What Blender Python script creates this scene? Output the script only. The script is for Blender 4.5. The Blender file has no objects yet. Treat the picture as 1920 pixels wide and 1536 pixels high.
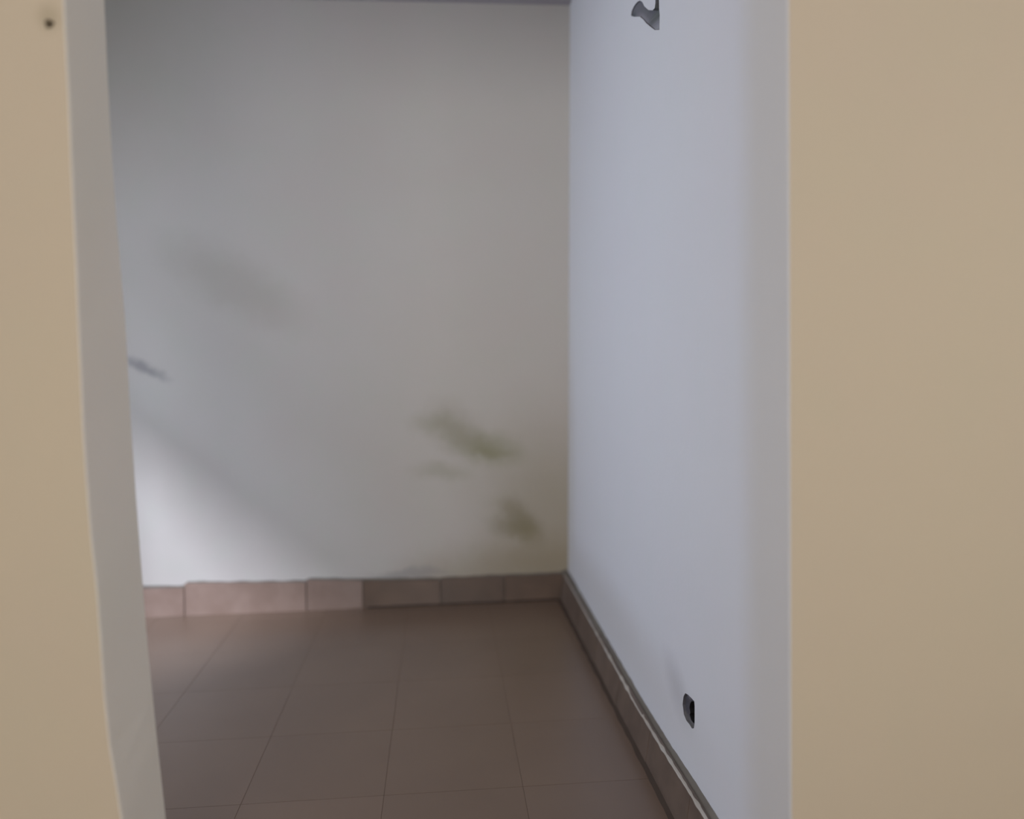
import bpy, bmesh, math, random
from mathutils import Vector, Matrix, noise
from mathutils.geometry import tessellate_polygon
random.seed(7)
S = bpy.context.scene
COL = S.collection
rad = math.radians

# ------------------------------------------------------------------ camera
cd = bpy.data.cameras.new('camera'); cam = bpy.data.objects.new('camera', cd); COL.objects.link(cam)
cd.sensor_width = 36.0; cd.sensor_fit = 'HORIZONTAL'
cd.lens = 36.0 * 1500 / 1920
cd.clip_start = 0.02
cam.matrix_world = (Matrix.Translation((0, 0, 1.09)) @ Matrix.Rotation(rad(-5), 4, 'Z')
                    @ Matrix.Rotation(rad(90 - 4.2), 4, 'X') @ Matrix.Rotation(rad(-0.9), 4, 'Z'))
cd.dof.use_dof = True
cd.dof.focus_distance = 1.85
cd.dof.aperture_fstop = 1.1
S.camera = cam

# ------------------------------------------------------------------ world, lights, exposure
W = bpy.data.worlds.new('world'); S.world = W; W.use_nodes = True
W.node_tree.nodes['Background'].inputs[0].default_value = (0.55, 0.68, 1.0, 1)
W.node_tree.nodes['Background'].inputs[1].default_value = 1.0
vs = S.view_settings
vs.view_transform = 'Standard'; vs.look = 'None'; vs.gamma = 1.0; vs.use_curve_mapping = False
vs.exposure = 0.55
S.cycles.use_denoising = True
S.cycles.max_bounces = 10; S.cycles.diffuse_bounces = 6
S.cycles.sample_clamp_indirect = 4

def area(name, loc, direction, sx, sy, power, color, spread=180):
    l = bpy.data.lights.new(name, 'AREA'); l.shape = 'RECTANGLE'; l.size = sx; l.size_y = sy
    l.energy = power; l.color = color; l.spread = rad(spread)
    o = bpy.data.objects.new(name, l); COL.objects.link(o); o.location = loc
    o.rotation_euler = Vector(direction).to_track_quat('-Z', 'Y').to_euler()
    return o
# daylight entering the far room through the tall opening in its left wall
area('sky_light_far_room', (-1.93, 2.20, 1.50), (1, -0.05, -0.02), 1.15, 1.25, 10.5, (0.85, 0.905, 1.0), 165)
sl = bpy.data.lights.new('low_sky_glow', 'SUN'); sl.energy = 3.3; sl.angle = rad(12); sl.color = (0.78, 0.84, 1.0)
so = bpy.data.objects.new('low_sky_glow', sl); COL.objects.link(so)
so.rotation_euler = Vector((1.0, 1.0, -1.07)).to_track_quat('-Z', 'Y').to_euler()
# daylight of the near room, from its window behind the camera
area('sky_light_near_room', (-0.55, -2.62, 1.50), (0.05, 1, -0.03), 1.7, 1.3, 49, (1.0, 0.97, 0.93))
area('reveal_fill_light', (2.42, -0.55, 1.40), (-1, 0.25, -0.05), 1.3, 1.3, 17, (1.0, 0.975, 0.94))  # added fill from an unseen source, brightens the left reveal

# ------------------------------------------------------------------ materials
def new_mat(name):
    m = bpy.data.materials.new(name); m.use_nodes = True
    nt = m.node_tree; b = nt.nodes['Principled BSDF']
    return m, nt, b
def N(nt, t, **kw):
    n = nt.nodes.new(t)
    for k, v in kw.items(): setattr(n, k, v)
    return n
def mathn(nt, op, a, b=None, c=None, clamp=False):
    n = N(nt, 'ShaderNodeMath', operation=op); n.use_clamp = clamp
    for i, v in enumerate((a, b, c)):
        if v is None: continue
        if isinstance(v, (int, float)): n.inputs[i].default_value = v
        else: nt.links.new(v, n.inputs[i])
    return n.outputs[0]
def mixc(nt, fac, a, b):
    n = N(nt, 'ShaderNodeMix', data_type='RGBA')
    if isinstance(fac, (int, float)): n.inputs['Factor'].default_value = fac
    else: nt.links.new(fac, n.inputs['Factor'])
    for key, v in ((6, a), (7, b)):
        if isinstance(v, tuple): n.inputs[key].default_value = (*v, 1)
        else: nt.links.new(v, n.inputs[key])
    return n.outputs[2]
def tex(nt, vec, scale, detail=3, rough=0.55):
    n = N(nt, 'ShaderNodeTexNoise'); n.inputs['Scale'].default_value = scale
    n.inputs['Detail'].default_value = detail; n.inputs['Roughness'].default_value = rough
    nt.links.new(vec, n.inputs['Vector']); return n
def ramp(nt, v, lo, hi):
    n = N(nt, 'ShaderNodeMapRange'); n.interpolation_type = 'SMOOTHSTEP'
    n.inputs[1].default_value = lo; n.inputs[2].default_value = hi
    nt.links.new(v, n.inputs[0]); return n.outputs[0]

def plaster(name, base, tint_a, tint_b, var=0.5, rough=0.75, stains=(), plane='xz', bump=0.25, wob=0.05):
    """painted plaster; stains = (cu, cz, half_u, half_z, angle, color, strength, edge)"""
    m, nt, b = new_mat(name)
    g = N(nt, 'ShaderNodeNewGeometry'); P = g.outputs['Position']
    n1 = tex(nt, P, 1.7, 3); n2 = tex(nt, P, 7.0, 4); n3 = tex(nt, P, 60, 4); n4 = tex(nt, P, 3.1, 2)
    c = mixc(nt, mathn(nt, 'MULTIPLY', ramp(nt, n1.outputs['Fac'], 0.35, 0.65), var), base, tint_a)
    c = mixc(nt, mathn(nt, 'MULTIPLY', ramp(nt, n2.outputs['Fac'], 0.42, 0.68), var * 0.6), c, tint_b)
    if stains:
        sep = N(nt, 'ShaderNodeSeparateXYZ'); nt.links.new(P, sep.inputs[0])
        u = sep.outputs[0] if plane == 'xz' else sep.outputs[1]; z = sep.outputs[2]
        wn = tex(nt, P, 11.0, 5, 0.65); ws = N(nt, 'ShaderNodeSeparateXYZ'); nt.links.new(wn.outputs['Color'], ws.inputs[0])
        u = mathn(nt, 'ADD', u, mathn(nt, 'MULTIPLY', mathn(nt, 'SUBTRACT', ws.outputs[0], 0.5), wob * 2))
        z = mathn(nt, 'ADD', z, mathn(nt, 'MULTIPLY', mathn(nt, 'SUBTRACT', ws.outputs[1], 0.5), wob * 2))
        for cu, cz, hu, hz, ang, colr, st, edge in stains:
            du = mathn(nt, 'SUBTRACT', u, cu); dz = mathn(nt, 'SUBTRACT', z, cz)
            ca, sa = math.cos(rad(ang)), math.sin(rad(ang))
            a = mathn(nt, 'DIVIDE', mathn(nt, 'ADD', mathn(nt, 'MULTIPLY', du, ca), mathn(nt, 'MULTIPLY', dz, sa)), hu)
            e = mathn(nt, 'DIVIDE', mathn(nt, 'SUBTRACT', mathn(nt, 'MULTIPLY', dz, ca), mathn(nt, 'MULTIPLY', du, sa)), hz)
            r = mathn(nt, 'SQRT', mathn(nt, 'ADD', mathn(nt, 'MULTIPLY', a, a), mathn(nt, 'MULTIPLY', e, e)))
            k = mathn(nt, 'MULTIPLY', ramp(nt, r, 1.0 + edge, 1.0 - edge), st)
            # map range smoothstep with lo>hi gives the falling edge
            c = mixc(nt, k, c, colr)
    nt.links.new(c, b.inputs['Base Color'])
    b.inputs['Roughness'].default_value = rough
    b.inputs['Specular IOR Level'].default_value = 0.25
    h = mathn(nt, 'ADD', mathn(nt, 'MULTIPLY', n3.outputs['Fac'], 0.12), mathn(nt, 'MULTIPLY', n4.outputs['Fac'], 1.0))
    bp = N(nt, 'ShaderNodeBump'); bp.inputs['Strength'].default_value = bump; bp.inputs['Distance'].default_value = 0.02
    nt.links.new(h, bp.inputs['Height']); nt.links.new(bp.outputs[0], b.inputs['Normal'])
    return m

GREEN = (0.22, 0.21, 0.10); OLIVE = (0.16, 0.13, 0.045); DAMP = (0.25, 0.19, 0.09)
TAUPE = (0.36, 0.33, 0.27); SMUDGE = (0.20, 0.19, 0.20)
M_back = plaster('back_wall_paint', (0.570, 0.537, 0.490), (0.56, 0.505, 0.46), (0.54, 0.54, 0.468), stains=[
    (0.28, 0.60, 0.60, 0.62, 15, (0.46, 0.39, 0.30), 0.36, 0.9),  # broad warm darkening, lower right
    (0.45, 1.60, 0.55, 1.3, 0, (0.50, 0.45, 0.39), 0.28, 0.95),  # broad warm darkening up the right side
    (0.50, 0.34, 0.26, 0.36, 20, DAMP, 0.48, 0.9),
    (-0.86, 1.39, 0.27, 0.10, -30, TAUPE, 0.34, 0.7),  # soft darker patch slanting across the left part
    (-1.22, 1.042, 0.085, 0.022, -28, SMUDGE, 0.60, 0.7),
    (-0.02, 0.775, 0.09, 0.045, -10, GREEN, 0.30, 0.9),
    (0.07, 0.745, 0.12, 0.075, -40, OLIVE, 0.26, 0.9),
    (0.19, 0.675, 0.12, 0.060, -14, GREEN, 0.55, 0.85),
    (0.20, 0.650, 0.06, 0.022, 0, GREEN, 0.35, 0.8),
    (-0.01, 0.572, 0.10, 0.030, -6, GREEN, 0.30, 0.85),
    (0.33, 0.350, 0.10, 0.055, -48, OLIVE, 0.52, 0.8),
    (0.29, 0.315, 0.10, 0.035, -12, OLIVE, 0.34, 0.9),
    (0.30, 0.12, 0.42, 0.13, 5, DAMP, 0.50, 0.8),
    (-0.16, 0.13, 0.14, 0.022, 0, SMUDGE, 0.35, 0.6),
    (-1.35, 2.45, 0.40, 0.50, 0, GREEN, 0.25, 0.9),
], wob=0.055)
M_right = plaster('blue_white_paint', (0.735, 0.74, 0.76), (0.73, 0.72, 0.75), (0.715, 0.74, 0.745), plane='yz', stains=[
    (1.845, 0.266, 0.085, 0.045, 20, SMUDGE, 0.26, 0.9),
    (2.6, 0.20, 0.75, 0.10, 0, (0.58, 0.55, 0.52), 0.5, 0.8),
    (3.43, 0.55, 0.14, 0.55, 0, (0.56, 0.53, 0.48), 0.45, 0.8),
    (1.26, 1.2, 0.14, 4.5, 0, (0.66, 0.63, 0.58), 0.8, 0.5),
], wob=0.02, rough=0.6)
M_cream = plaster('cream_wall_paint', (0.56, 0.475, 0.345), (0.545, 0.455, 0.345), (0.54, 0.475, 0.34), var=0.5, stains=[
    (-0.541, 1.570, 0.014, 0.016, 0, (0.35, 0.29, 0.19), 0.5, 0.8)], wob=0.002, rough=0.65, bump=0.2)
M_reveal = plaster('reveal_paint', (0.76, 0.705, 0.62), (0.75, 0.705, 0.59), (0.73, 0.70, 0.61), rough=0.7)
M_ceil = plaster('ceiling_paint', (0.36, 0.33, 0.35), (0.33, 0.31, 0.33), (0.34, 0.33, 0.34))
M_plainwall = plaster('side_wall_paint', (0.60, 0.58, 0.54), (0.57, 0.55, 0.52), (0.58, 0.58, 0.53))

def stone(name, base, dark, light, rough=0.36, scale=9, rnd=0.10, spec=0.5, bump=0.15, rvar=0.16):
    m, nt, b = new_mat(name)
    g = N(nt, 'ShaderNodeNewGeometry'); P = g.outputs['Position']
    n1 = tex(nt, P, scale, 5, 0.6); n2 = tex(nt, P, scale * 0.3, 3); n3 = tex(nt, P, 90, 3)
    c = mixc(nt, ramp(nt, n1.outputs['Fac'], 0.35, 0.7), dark, base)
    c = mixc(nt, mathn(nt, 'MULTIPLY', ramp(nt, n2.outputs['Fac'], 0.45, 0.7), 0.5), c, light)
    oi = N(nt, 'ShaderNodeObjectInfo')
    hsv = N(nt, 'ShaderNodeHueSaturation')
    v = mathn(nt, 'ADD', mathn(nt, 'MULTIPLY', oi.outputs['Random'], rnd * 2), 1 - rnd)
    nt.links.new(v, hsv.inputs['Value']); nt.links.new(c, hsv.inputs['Color'])
    nt.links.new(hsv.outputs[0], b.inputs['Base Color'])
    rr = mathn(nt, 'ADD', mathn(nt, 'MULTIPLY', n2.outputs['Fac'], rvar), rough - rvar / 2)
    nt.links.new(rr, b.inputs['Roughness']); b.inputs['Specular IOR Level'].default_value = spec
    bp = N(nt, 'ShaderNodeBump'); bp.inputs['Strength'].default_value = bump; bp.inputs['Distance'].default_value = 0.001
    nt.links.new(n3.outputs['Fac'], bp.inputs['Height']); nt.links.new(bp.outputs[0], b.inputs['Normal'])
    return m
M_tile = stone('brown_floor_tile', (0.178, 0.117, 0.080), (0.164, 0.107, 0.074), (0.188, 0.127, 0.088), rough=0.30, scale=3, rnd=0.035, spec=0.75, bump=0.02, rvar=0.05)
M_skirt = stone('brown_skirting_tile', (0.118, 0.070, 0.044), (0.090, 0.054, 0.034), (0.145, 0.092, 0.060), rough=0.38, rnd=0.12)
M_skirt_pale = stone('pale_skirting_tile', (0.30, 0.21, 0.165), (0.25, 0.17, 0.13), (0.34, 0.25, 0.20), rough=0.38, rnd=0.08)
M_skirt_side = stone('olive_brown_skirting_tile', (0.160, 0.114, 0.085), (0.120, 0.084, 0.063), (0.19, 0.14, 0.105), rough=0.45, rnd=0.06)
M_grout = plaster('brown_grout', (0.160, 0.108, 0.076), (0.14, 0.095, 0.066), (0.17, 0.12, 0.085))
M_foot_shade = plaster('foot_shade_brown', (0.062, 0.042, 0.030), (0.05, 0.033, 0.024), (0.07, 0.05, 0.036))  # contact shade at the skirting foot, put into a dark brown
M_mortar = plaster('pale_mortar', (0.50, 0.46, 0.40), (0.38, 0.34, 0.29), (0.56, 0.54, 0.50), var=0.9)
M_mortar_dark = plaster('greenish_grey_mortar', (0.20, 0.18, 0.15), (0.15, 0.13, 0.11), (0.25, 0.235, 0.20), var=0.9)
M_cement = plaster('grey_cement', (0.17, 0.17, 0.19), (0.13, 0.13, 0.145), (0.20, 0.205, 0.20), var=0.9, bump=0.6, plane='yz', stains=[
    (1.99, 1.870, 0.09, 0.028, 0, (0.40, 0.40, 0.44), 0.75, 0.8), (2.14, 1.952, 0.07, 0.012, 30, (0.42, 0.40, 0.44), 0.6, 0.8),
    (2.25, 2.005, 0.022, 0.010, 0, (0.09, 0.11, 0.12), 0.7, 0.7), (2.00, 1.920, 0.06, 0.014, 0, (0.12, 0.14, 0.12), 0.6, 0.8),
    (1.755, 0.258, 0.07, 0.06, 0, (0.065, 0.060, 0.070), 0.85, 0.6), (1.766, 0.285, 0.016, 0.006, 0, (0.22, 0.20, 0.22), 0.8, 0.7), (1.745, 0.226, 0.05, 0.008, 0, (0.20, 0.19, 0.18), 0.6, 0.8)], wob=0.006)
M_void = plaster('cavity_shade_black', (0.012, 0.010, 0.012), (0.01, 0.01, 0.01), (0.015, 0.013, 0.014))  # shade of the deep hole put into the colour, keeps the bore black
M_plug = plaster('brown_hole_lining', (0.17, 0.135, 0.085), (0.14, 0.11, 0.07), (0.19, 0.15, 0.10))
M_frame, _nt, _b = new_mat('white_frame_paint'); _b.inputs['Base Color'].default_value = (0.7, 0.7, 0.68, 1); _b.inputs['Roughness'].default_value = 0.4
M_beam_glass, nt, b = new_mat('beam_dimming_glass')  # for the added pane that dims the upper beam
tr = N(nt, 'ShaderNodeBsdfTransparent'); tr.inputs[0].default_value = (0.85, 0.9, 0.92, 1)
df = N(nt, 'ShaderNodeBsdfTranslucent'); df.inputs[0].default_value = (0.7, 0.75, 0.8, 1)
mx = N(nt, 'ShaderNodeMixShader'); mx.inputs[0].default_value = 0.55
nt.links.new(tr.outputs[0], mx.inputs[1]); nt.links.new(df.outputs[0], mx.inputs[2])
nt.links.new(mx.outputs[0], nt.nodes['Material Output'].inputs[0])

# ------------------------------------------------------------------ helpers
def link(name, bm, mats, parent=None, smooth=False, kind=None):
    me = bpy.data.meshes.new(name); bmesh.ops.recalc_face_normals(bm, faces=bm.faces)
    bm.to_mesh(me); bm.free()
    for m in (mats if isinstance(mats, (list, tuple)) else [mats]): me.materials.append(m)
    if smooth: me.polygons.foreach_set('use_smooth', [True] * len(me.polygons))
    o = bpy.data.objects.new(name, me); COL.objects.link(o)
    if parent: o.parent = parent
    if kind: o['kind'] = kind
    return o
def box(bm, x0, x1, y0, y1, z0, z1, mi=0):
    vv = [bm.verts.new((x, y, z)) for x in (x0, x1) for y in (y0, y1) for z in (z0, z1)]
    for q in ((0, 1, 3, 2), (4, 6, 7, 5), (0, 4, 5, 1), (2, 3, 7, 6), (0, 2, 6, 4), (1, 5, 7, 3)):
        f = bm.faces.new([vv[i] for i in q]); f.material_index = mi
    return vv
def hexa(bm, pts, mi=0):
    """8 points: bottom loop 4, top loop 4"""
    v = [bm.verts.new(p) for p in pts]
    for q in ((3, 2, 1, 0), (4, 5, 6, 7), (0, 1, 5, 4), (1, 2, 6, 5), (2, 3, 7, 6), (3, 0, 4, 7)):
        f = bm.faces.new([v[i] for i in q]); f.material_index = mi
    return v
def lerp(tab, t):
    if t <= tab[0][0]: return tab[0][1]
    for (a, va), (b_, vb) in zip(tab, tab[1:]):
        if t <= b_: return va + (vb - va) * (t - a) / (b_ - a)
    return tab[-1][1]

ZC = 2.53                     # ceiling height
YN0, YN1 = 1.22, 1.405        # near wall, front and back face
YB = 3.43                     # back wall
XL = -1.90                    # left wall of the far room
HEAD = 2.10                   # head of the opening
def XR(y, z):                 # face of the far room's right wall (old, slightly out of plumb)
    u = (y - YN0) / (YB - YN0); v = z / 2.5
    return (0.561 - 0.034 * v) * (1 - u) + (0.535 + 0.035 * v) * u
JF = [(0, -.492), (.387, -.5015), (.50, -.5135), (.586, -.517), (.75, -.5195), (.83, -.5245), (.99, -.526), (1.14, -.525), (1.3, -.5237), (1.45, -.522), (1.6, -.521), (2.1, -.517)]
JB = [(0, -.490), (.275, -.4998), (.41, -.5073), (.60, -.5163), (.79, -.5215), (.97, -.525), (1.15, -.5255), (1.33, -.5322), (1.5, -.534), (1.67, -.533), (2.1, -.531)]

# ------------------------------------------------------------------ floor: slab + tiles
bm = bmesh.new(); box(bm, -2.40, 2.40, -2.60, 3.62, -0.16, -0.0007)
floor = link('floor', bm, M_grout, kind='structure')
T = 0.345; gap = 0.0010
bm = bmesh.new(); hw = (T - gap) / 2
vb = box(bm, -hw, hw, -hw, hw, -0.010, 0.0)
tile_me = None
def tile_mesh(x0, x1, y0, y1):
    bm = bmesh.new(); box(bm, x0, x1, y0, y1, -0.0006, 0.0)
    top = [e for e in bm.edges if all(v.co.z > -1e-6 for v in e.verts)]
    bmesh.ops.bevel(bm, geom=top, offset=0.0003, segments=1, affect='EDGES')
    return bm
bm.free()
full = None
ix0 = -0.164; iy0 = 1.922
for i in range(-6, 7):
    for j in range(-12, 5):
        x0, x1 = ix0 + i * T + gap / 2, ix0 + (i + 1) * T - gap / 2
        y0, y1 = iy0 + j * T + gap / 2, iy0 + (j + 1) * T - gap / 2
        near = (y0 + y1) / 2 < 1.3
        xa, xb = (-2.2, 2.2) if near else (XL + .001, 0.548)
        ya, yb = -2.4, YB
        X0, X1, Y0, Y1 = max(x0, xa), min(x1, xb), max(y0, ya), min(y1, yb)
        if X1 - X0 < 0.02 or Y1 - Y0 < 0.02: continue
        clipped = (X0, X1, Y0, Y1) != (x0, x1, y0, y1)
        cx, cy = (X0 + X1) / 2, (Y0 + Y1) / 2
        if clipped or full is None:
            o = link('tile', tile_mesh(X0 - cx, X1 - cx, Y0 - cy, Y1 - cy), M_tile, floor)
            if not clipped: full = o.data
        else:
            o = bpy.data.objects.new('tile', full); COL.objects.link(o); o.parent = floor
        o.location = (cx, cy, 0.0)

# ------------------------------------------------------------------ ceiling
bm = bmesh.new(); box(bm, -2.40, 2.40, -2.60, 3.62, ZC, ZC + 0.15)
link('ceiling', bm, M_ceil, kind='structure')

# ------------------------------------------------------------------ near wall with the opening (cream front, paler reveals)
def ring_plate(bm, outer, holes, mapf, mi):
    loops = [[Vector((a, b_, 0)) for a, b_ in outer]] + [[Vector((a, b_, 0)) for a, b_ in h] for h in holes]
    flat = [p for l in loops for p in l]
    vs_ = [bm.verts.new(mapf(p.x, p.y)) for p in flat]
    for t in tessellate_polygon(loops):
        f = bm.faces.new([vs_[i] for i in t]); f.material_index = mi
nail_c = (-0.541, 1.561)
nail = []
for k in range(14):
    a = 2 * math.pi * k / 14; r = 0.0062 * (1 + 0.14 * math.sin(3 * a + 1) + 0.08 * math.sin(5 * a))
    nail.append((nail_c[0] + r * math.cos(a), nail_c[1] + r * math.sin(a)))
bm = bmesh.new()
zs = [0, .15, .275, .387, .45, .50, .586, .67, .75, .83, .91, .99, 1.07, 1.14, 1.22, 1.3, 1.38, 1.45, 1.53, 1.6, 1.67, 1.85, HEAD]
# left front: a small square cell round the nail hole, plain pieces round it
jag = lambda z: 0.0016 * noise.noise(Vector((0.3, 2.0, z * 14)))
fe = [(lerp(JF, z) + jag(z), z) for z in zs]
ring_plate(bm, [(-2.2, 0)] + fe + [(-2.2, HEAD)], [nail], lambda a, z: (a, YN0, z), 0)
# left reveal, a rounded arris
be = [(lerp(JB, z), z) for z in zs]
for (xf0, z0), (xf1, z1), (xb0, _), (xb1, _) in zip(fe, fe[1:], be, be[1:]):
    col0 = [bm.verts.new(p) for p in ((xf0, YN0, z0), (xf0 + .0015, YN0 + .0025, z0), (xb0 + .001, YN1 - .008, z0), (xb0 - .004, YN1, z0))]
    col1 = [bm.verts.new(p) for p in ((xf1, YN0, z1), (xf1 + .0015, YN0 + .0025, z1), (xb1 + .001, YN1 - .008, z1), (xb1 - .004, YN1, z1))]
    for k in range(3):
        f = bm.faces.new((col0[k], col0[k + 1], col1[k + 1], col1[k])); f.material_index = 1
# left back face
ring_plate(bm, [(-2.2, 0)] + [(x - .004, z) for x, z in be] + [(-2.2, HEAD)], [], lambda a, z: (a, YN1, z), 2)
# right front face
rz = [0, .3, .7, 1.1, 1.6, HEAD]
ring_plate(bm, [(2.2, 0)] + [(XR(YN0, z) + .002, z) for z in rz] + [(2.2, HEAD)], [], lambda a, z: (a, YN0, z), 0)
for z0, z1 in zip(rz, rz[1:]):
    q = [(XR(YN0, z0) + .002, YN0, z0), (XR(YN0 + .006, z0), YN0 + .006, z0), (XR(YN1, z0), YN1, z0)]
    w = [(XR(YN0, z1) + .002, YN0, z1), (XR(YN0 + .006, z1), YN0 + .006, z1), (XR(YN1, z1), YN1, z1)]
    a = [bm.verts.new(p) for p in q]; c = [bm.verts.new(p) for p in w]
    for k in range(2):
        f = bm.faces.new((a[k], a[k + 1], c[k + 1], c[k])); f.material_index = 3
# head of the opening and wall above
box(bm, -2.2, 2.2, YN0, YN1, HEAD, ZC, 0)
bmesh.ops.remove_doubles(bm, verts=bm.verts, dist=0.0002)
link('wall_front', bm, [M_cream, M_reveal, M_plainwall, M_right], kind='structure')

# ------------------------------------------------------------------ right wall of the far room, with two broken holes
UP = [(2.2012, 2.0222), (2.1779, 2.0176), (2.1552, 2.0106), (2.1295, 1.9964), (2.1081, 1.9765), (2.0664, 1.9502), (2.0196, 1.9301), (2.0, 1.9277), (1.9934, 1.936), (1.9898, 1.9603), (1.9880, 2.010), (1.9640, 2.006), (1.9617, 1.9383), (1.9608, 1.9107), (1.955, 1.8927), (1.9569, 1.8779), (1.9589, 1.8592), (2.0013, 1.8756), (2.0437, 1.9002), (2.0845, 1.9244), (2.1197, 1.9485), (2.1562, 1.97), (2.2257, 1.998), (2.258, 2.0137), (2.2495, 2.0228), (2.225, 2.0242)]
UPD = [.007, .010, .014, .014, .014, .018, .022, .024, .026, .018, .008, .008, .028, .034, .032, .024, .008, .005, .005, .005, .005, .006, .007, .008, .007, .007]
LO = [(1.777, 0.2842), (1.7583, 0.2888), (1.734, 0.2916), (1.7133, 0.293), (1.7106, 0.2826), (1.711, 0.263), (1.7113, 0.2453), (1.7171, 0.228), (1.7294, 0.2219), (1.7474, 0.2232), (1.770, 0.2215), (1.7888, 0.2279), (1.7926, 0.2388), (1.7975, 0.2475), (1.7942, 0.2593), (1.790, 0.2706)]
LOD = [.012, .022, .040, .055, .060, .060, .050, .018, .010, .008, .008, .010, .012, .012, .012, .012]
bm = bmesh.new()
ys = [YN1, 1.64, 1.87, 1.93, 2.30, 2.6, 2.9, 3.15, 3.35, YB]
zz = [0, .18, .33, .6, .9, 1.2, 1.5, 1.83, 2.06, 2.3, ZC]
for y0, y1 in zip(ys, ys[1:]):
    for z0, z1 in zip(zz, zz[1:]):
        outer = [(y0, z0), (y1, z0), (y1, z1), (y0, z1)]
        hole = []
        if y0 == 1.64 and z0 == .18: hole = [LO]
        if y0 == 1.93 and z0 == 1.83: hole = [UP]
        if hole: ring_plate(bm, outer, hole, lambda a, z: (XR(a, z), a, z), 0)
        else: bm.faces.new([bm.verts.new((XR(a, z), a, z)) for a, z in outer])
bmesh.ops.remove_doubles(bm, verts=bm.verts, dist=0.0002)
for f in bm.faces: f.normal_update()
# body of the wall behind the face
XO = 0.72
for y0, y1, z0, z1 in ((YN1, YB, 0, .01), (YN1, YB, ZC - .01, ZC)): box(bm, XO - .08, XO, y0, y1, z0, z1)
box(bm, XO - .02, XO, YN1, YB, .0, ZC)
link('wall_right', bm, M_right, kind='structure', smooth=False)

def crater(name, ring, depth, centre_depth, centre, mats, label, void=None):
    bm = bmesh.new()
    top = [bm.verts.new((XR(a, z) - .0006, a, z)) for a, z in ring]
    mid = []
    for (a, z), d in zip(ring, depth):
        k = 0.06
        am, zm = a + (centre[0] - a) * k, z + (centre[1] - z) * k
        mid.append(bm.verts.new((XR(a, z) + d * .6 + .001 * noise.noise(Vector((a * 60, z * 60, 0))), am if void else a, zm if void else z)))
    n = len(ring)
    for i in range(n):
        bm.faces.new((top[i], top[(i + 1) % n], mid[(i + 1) % n], mid[i]))
    for t in tessellate_polygon([[Vector((a, z, 0)) for a, z in ring]]):
        bm.faces.new([mid[i] for i in t])
    o = link(name, bm, mats[0])
    o['label'] = label; o['category'] = 'hole'
    return o
crater('plaster_hole', UP, UPD, .03, (2.0, 1.92), [M_cement],
       'ragged grey hole broken into the bluish-white wall high above the brown skirting')
# lower hole: a shallow grey chipped rim round a deep black bore
BORE = [(1.7135, .2860), (1.7200, .2880), (1.7300, .2855), (1.7420, .2800), (1.7520, .2700), (1.7570, .2580), (1.7500, .2490), (1.7550, .2420), (1.7430, .2350), (1.7300, .2350), (1.7200, .2365), (1.7135, .2400), (1.7130, .2600)]
bm = bmesh.new()
n = len(LO)
top = [bm.verts.new((XR(a, z) - .0006, a, z)) for a, z in LO]
dep = [(.0015 if a < 1.725 else .0055) + .0015 * noise.noise(Vector((a * 90, z * 90, 0))) for a, z in LO]
K = .04
loM = [(a + (1.745 - a) * K, z + (.256 - z) * K) for a, z in LO]
mid = [bm.verts.new((XR(a, z) + d, a, z)) for (a, z), d in zip(loM, dep)]
for i in range(n): bm.faces.new((top[i], top[(i + 1) % n], mid[(i + 1) % n], mid[i]))
inner = [bm.verts.new((XR(a, z) + .003, a, z)) for a, z in BORE]
allv = mid + inner
for t in tessellate_polygon([[Vector((a, z, 0)) for a, z in loM], [Vector((a, z, 0)) for a, z in BORE]]):
    bm.faces.new([allv[i] for i in t])
lo = link('plaster_hole', bm, M_cement)
lo['label'] = 'small black upright hole in the bluish-white wall, low down just above the brown skirting'; lo['category'] = 'hole'
bm = bmesh.new()
A = [bm.verts.new((XR(a, z) + .0028, a, z)) for a, z in BORE]
Bv = [bm.verts.new((XR(a, z) + .070, a, z)) for a, z in BORE]
m_ = len(BORE)
for i in range(m_): bm.faces.new((A[i], A[(i + 1) % m_], Bv[(i + 1) % m_], Bv[i]))
bm.faces.new(Bv)
link('bore', bm, M_void, lo)['label'] = 'deep black bore inside the hole'

# screw hole in the cream wall
bm = bmesh.new()
t0 = [bm.verts.new((a, YN0 - .0003, z)) for a, z in nail]
t1 = [bm.verts.new((nail_c[0] + (a - nail_c[0]) * .75, YN0 + .006, nail_c[1] + (z - nail_c[1]) * .75)) for a, z in nail]
c = bm.verts.new((nail_c[0], YN0 + .011, nail_c[1]))
for i in range(14):
    bm.faces.new((t0[i], t0[(i + 1) % 14], t1[(i + 1) % 14], t1[i])); bm.faces.new((t1[i], t1[(i + 1) % 14], c))
o = link('screw_hole', bm, M_plug, smooth=True)
o['label'] = 'tiny round brown screw hole in the cream wall beside the edge of the opening'; o['category'] = 'hole'

# ------------------------------------------------------------------ back wall, other walls
bm = bmesh.new(); box(bm, XL - .18, 2.40, YB, YB + .19, 0, ZC); link('wall_back', bm, M_back, kind='structure')
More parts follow.
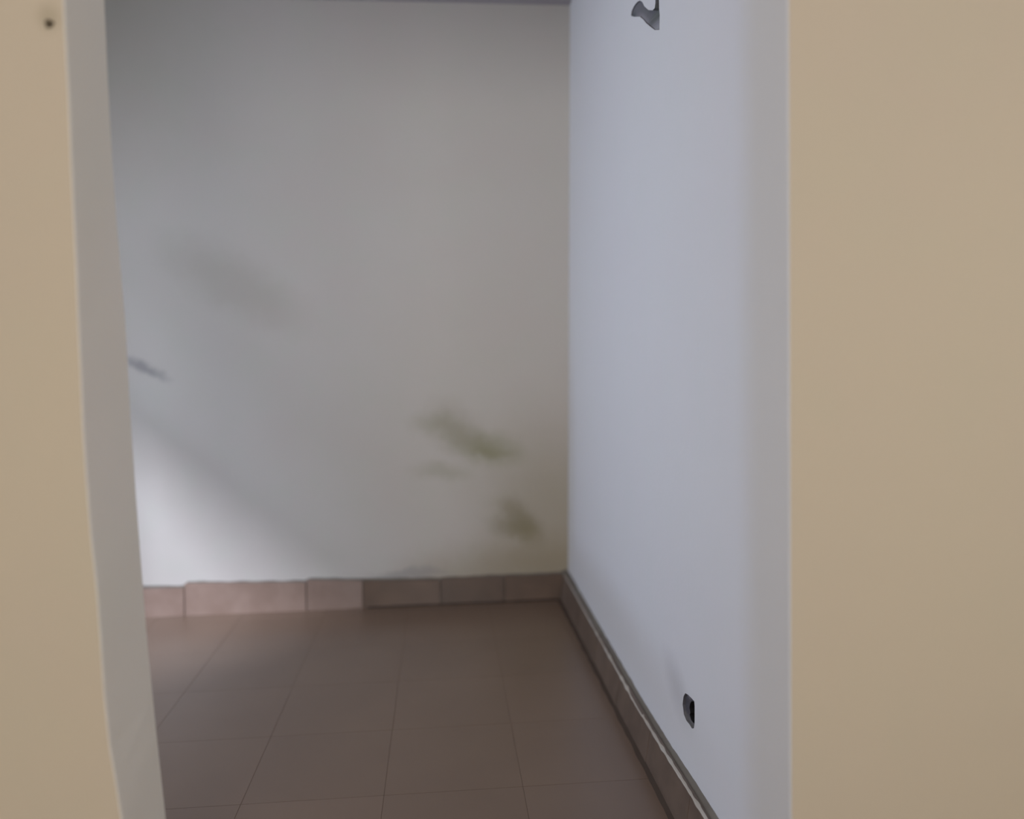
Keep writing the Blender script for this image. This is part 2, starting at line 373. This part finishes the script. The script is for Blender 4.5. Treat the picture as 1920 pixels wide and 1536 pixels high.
# left wall of the far room with the tall opening that lets the daylight in
wy0, wy1, wtop = 1.62, 2.88, 2.15
bm = bmesh.new()
box(bm, XL - .18, XL, YN1, wy0, 0, ZC); box(bm, XL - .18, XL, wy1, YB, 0, ZC); box(bm, XL - .18, XL, wy0, wy1, wtop, ZC)
link('wall_left', bm, M_plainwall, kind='structure')
bm = bmesh.new()
box(bm, XL - .12, XL - .06, wy0, wy0 + .05, 0, wtop); box(bm, XL - .12, XL - .06, wy1 - .05, wy1, 0, wtop)
box(bm, XL - .12, XL - .06, wy0 + .05, wy1 - .05, wtop - .05, wtop); box(bm, XL - .12, XL - .06, wy0 + .05, wy1 - .05, 1.50, 1.56)
win = link('window_1', bm, M_frame, kind='structure')
bm = bmesh.new(); box(bm, XL - .093, XL - .087, wy0 + .05, wy1 - .05, 1.56, wtop - .05)  # unseen pane above the crossbar, both shaped to step the beam edge
link('beam_pane', bm, M_beam_glass, win)
# near room
bm = bmesh.new(); box(bm, -2.38, -2.2, -2.4, YN1, 0, ZC); link('wall_near_left', bm, M_cream, kind='structure')
bm = bmesh.new()
box(bm, 2.2, 2.38, -2.4, -1.25, 0, ZC); box(bm, 2.2, 2.38, .15, YN1, 0, ZC)  # gap left for the added reveal fill
box(bm, 2.2, 2.38, -1.25, .15, 0, .75); box(bm, 2.2, 2.38, -1.25, .15, 2.10, ZC)
link('wall_near_right', bm, M_cream, kind='structure')
bm = bmesh.new()
box(bm, -2.38, -1.40, -2.58, -2.4, 0, ZC); box(bm, .30, 2.38, -2.58, -2.4, 0, ZC)
box(bm, -1.40, .30, -2.58, -2.4, 0, .85); box(bm, -1.40, .30, -2.58, -2.4, 2.15, ZC)
link('wall_rear', bm, M_cream, kind='structure')
bm = bmesh.new()
for a, b_, c0, d0 in ((-1.40, -1.35, .85, 2.15), (.25, .30, .85, 2.15), (-.575, -.525, .90, 2.10), (-1.35, .25, .85, .90), (-1.35, .25, 2.10, 2.15)):
    box(bm, a, b_, -2.52, -2.46, c0, d0)
link('window_2', bm, M_frame, kind='structure')
bm = bmesh.new()
for a, b_, c0, d0 in ((-1.25, -1.20, .75, 2.10), (.10, .15, .75, 2.10), (-.575, -.525, .80, 2.05), (-1.20, .10, .75, .80), (-1.20, .10, 2.05, 2.10)):
    box(bm, 2.26, 2.32, a, b_, c0, d0)
link('added_side_window', bm, M_frame, kind='structure')  # unseen window, added around the reveal fill

# ------------------------------------------------------------------ skirting along the back wall
bm = bmesh.new()
bx = [(XL, .125), (-1.45, .124), (-1.257, .124), (-1.099, .117), (-1.094, .135), (-.913, .127), (-.596, .119), (-.592, .130), (-.356, .117), (-.026, .108), (.252, .111), (.50, .110), (.53, .122)]
# rough mortar bed behind the tiles, its uneven top showing above them
pts = []
x = XL
while x < .53:
    pts.append(x); x += .022
pts.append(.532)
for a, c in zip(pts, pts[1:]):
    h0 = lerp(bx, a) + .003 + .004 * noise.noise(Vector((a * 18, 0, 0))); h1 = lerp(bx, c) + .003 + .004 * noise.noise(Vector((c * 18, 0, 0)))
    hexa(bm, [(a, YB - .011, 0), (c, YB - .011, 0), (c, YB + .001, 0), (a, YB + .001, 0), (a, YB - .009, h0), (c, YB - .009, h1), (c, YB + .001, h1 + .002), (a, YB + .001, h0 + .002)])
bb = link('baseboard_back', bm, M_mortar_dark, kind='structure')
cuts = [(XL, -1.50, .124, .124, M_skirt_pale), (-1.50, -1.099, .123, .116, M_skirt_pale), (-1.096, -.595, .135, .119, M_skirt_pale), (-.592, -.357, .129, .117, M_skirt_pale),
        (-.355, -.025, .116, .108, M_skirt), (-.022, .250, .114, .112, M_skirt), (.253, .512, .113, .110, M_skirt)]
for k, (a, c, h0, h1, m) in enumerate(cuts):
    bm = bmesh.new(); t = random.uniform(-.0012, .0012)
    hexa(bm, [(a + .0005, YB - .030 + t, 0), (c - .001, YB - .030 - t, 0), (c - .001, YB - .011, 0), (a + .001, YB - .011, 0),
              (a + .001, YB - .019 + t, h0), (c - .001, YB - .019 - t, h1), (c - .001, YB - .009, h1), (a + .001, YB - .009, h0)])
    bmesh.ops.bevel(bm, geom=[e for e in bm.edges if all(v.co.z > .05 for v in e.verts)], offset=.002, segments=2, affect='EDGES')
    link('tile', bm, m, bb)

# ------------------------------------------------------------------ skirting along the right wall
HR = [(YN1, .110), (1.55, .110), (1.69, .106), (1.9, .098), (2.12, .094), (2.52, .101), (2.95, .110), (3.39, .120)]
bm = bmesh.new()
y = YN1; ysr = []
while y < 3.40: ysr.append(y); y += .02
ysr.append(3.405)
def hr(y, amp=.004): return lerp(HR, y) + amp * noise.noise(Vector((0, y * 22, 3)))
for a, c in zip(ysr, ysr[1:]):
    x0, x1 = XR(a, .1), XR(c, .1)
    hexa(bm, [(x0 - .026, a, 0), (x1 - .026, c, 0), (x1 + .001, c, 0), (x0 + .001, a, 0),
              (x0 - .017, a, hr(a) - .005), (x1 - .017, c, hr(c) - .005), (x1 + .001, c, hr(c) + .001), (x0 + .001, a, hr(a) + .001)])
br = link('baseboard_right', bm, M_mortar_dark, kind='structure')
yc = [YN1 + .001, 1.66, 1.99, 2.33, 2.67, 3.01, 3.39]
for a, c in zip(yc, yc[1:]):
    bm = bmesh.new(); t = random.uniform(-.001, .001); a += .0003; c -= .0003
    def P(y, dx, z): return (XR(y, .1) + dx, y, z)
    hexa(bm, [P(a, -.042 + t, 0), P(c, -.042 - t, 0), P(c, -.026, 0), P(a, -.026, 0),
              P(a, -.027 + t, hr(a, 0)), P(c, -.027 - t, hr(c, 0)), P(c, -.017, hr(c, 0)), P(a, -.017, hr(a, 0))])
    link('tile', bm, M_skirt_side, br)
# thin ragged pale plaster bead along the front top edge of the skirting
bm = bmesh.new(); y = YN1 + .002
prev = None
while y < 3.38:
    w = .0022 + .0022 * max(-.7, noise.noise(Vector((7, y * 30, 1))) * 1.6)
    fade = 1.0 if y < 2.25 else max(.12, 1 - (y - 2.25) * 1.3)
    if y > 2.3: fade *= (1.6 if noise.noise(Vector((2, y * 9, 5))) > .0 else .5)
    w *= fade
    h = hr(y, .001); x = XR(y, .1)
    cur = [bm.verts.new(p) for p in ((x - .0285 - w * .3, y, h - w), (x - .0275, y, h + .0015), (x - .026 + w * 1.3, y, h + .0018), (x - .022, y, h - .004))]
    if prev:
        for k in range(4): bm.faces.new((prev[k], prev[(k + 1) % 4], cur[(k + 1) % 4], cur[k]))
    else: bm.faces.new(cur)
    prev = cur; y += .009
bm.faces.new(prev)
link('plaster_bead', bm, M_mortar, br)['label'] = 'thin ragged pale bead along the top edge'

# dark strip, contact shade put into its colour, where the floor meets the skirting
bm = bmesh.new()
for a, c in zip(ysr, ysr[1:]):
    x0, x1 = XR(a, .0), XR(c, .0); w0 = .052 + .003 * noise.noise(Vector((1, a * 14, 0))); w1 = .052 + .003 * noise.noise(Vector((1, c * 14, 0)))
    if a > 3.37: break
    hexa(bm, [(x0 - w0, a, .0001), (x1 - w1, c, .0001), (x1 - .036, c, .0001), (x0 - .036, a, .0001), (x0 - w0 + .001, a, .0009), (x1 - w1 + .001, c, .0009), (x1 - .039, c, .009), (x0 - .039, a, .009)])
link('foot_shade_strip', bm, M_foot_shade, br)
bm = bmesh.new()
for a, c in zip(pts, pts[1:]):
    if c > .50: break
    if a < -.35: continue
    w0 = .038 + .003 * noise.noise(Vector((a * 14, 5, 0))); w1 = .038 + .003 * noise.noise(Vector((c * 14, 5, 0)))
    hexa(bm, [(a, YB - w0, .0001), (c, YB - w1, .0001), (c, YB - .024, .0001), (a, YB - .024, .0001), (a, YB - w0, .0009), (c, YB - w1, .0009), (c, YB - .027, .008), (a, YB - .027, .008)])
link('foot_shade_strip', bm, M_foot_shade, bb)
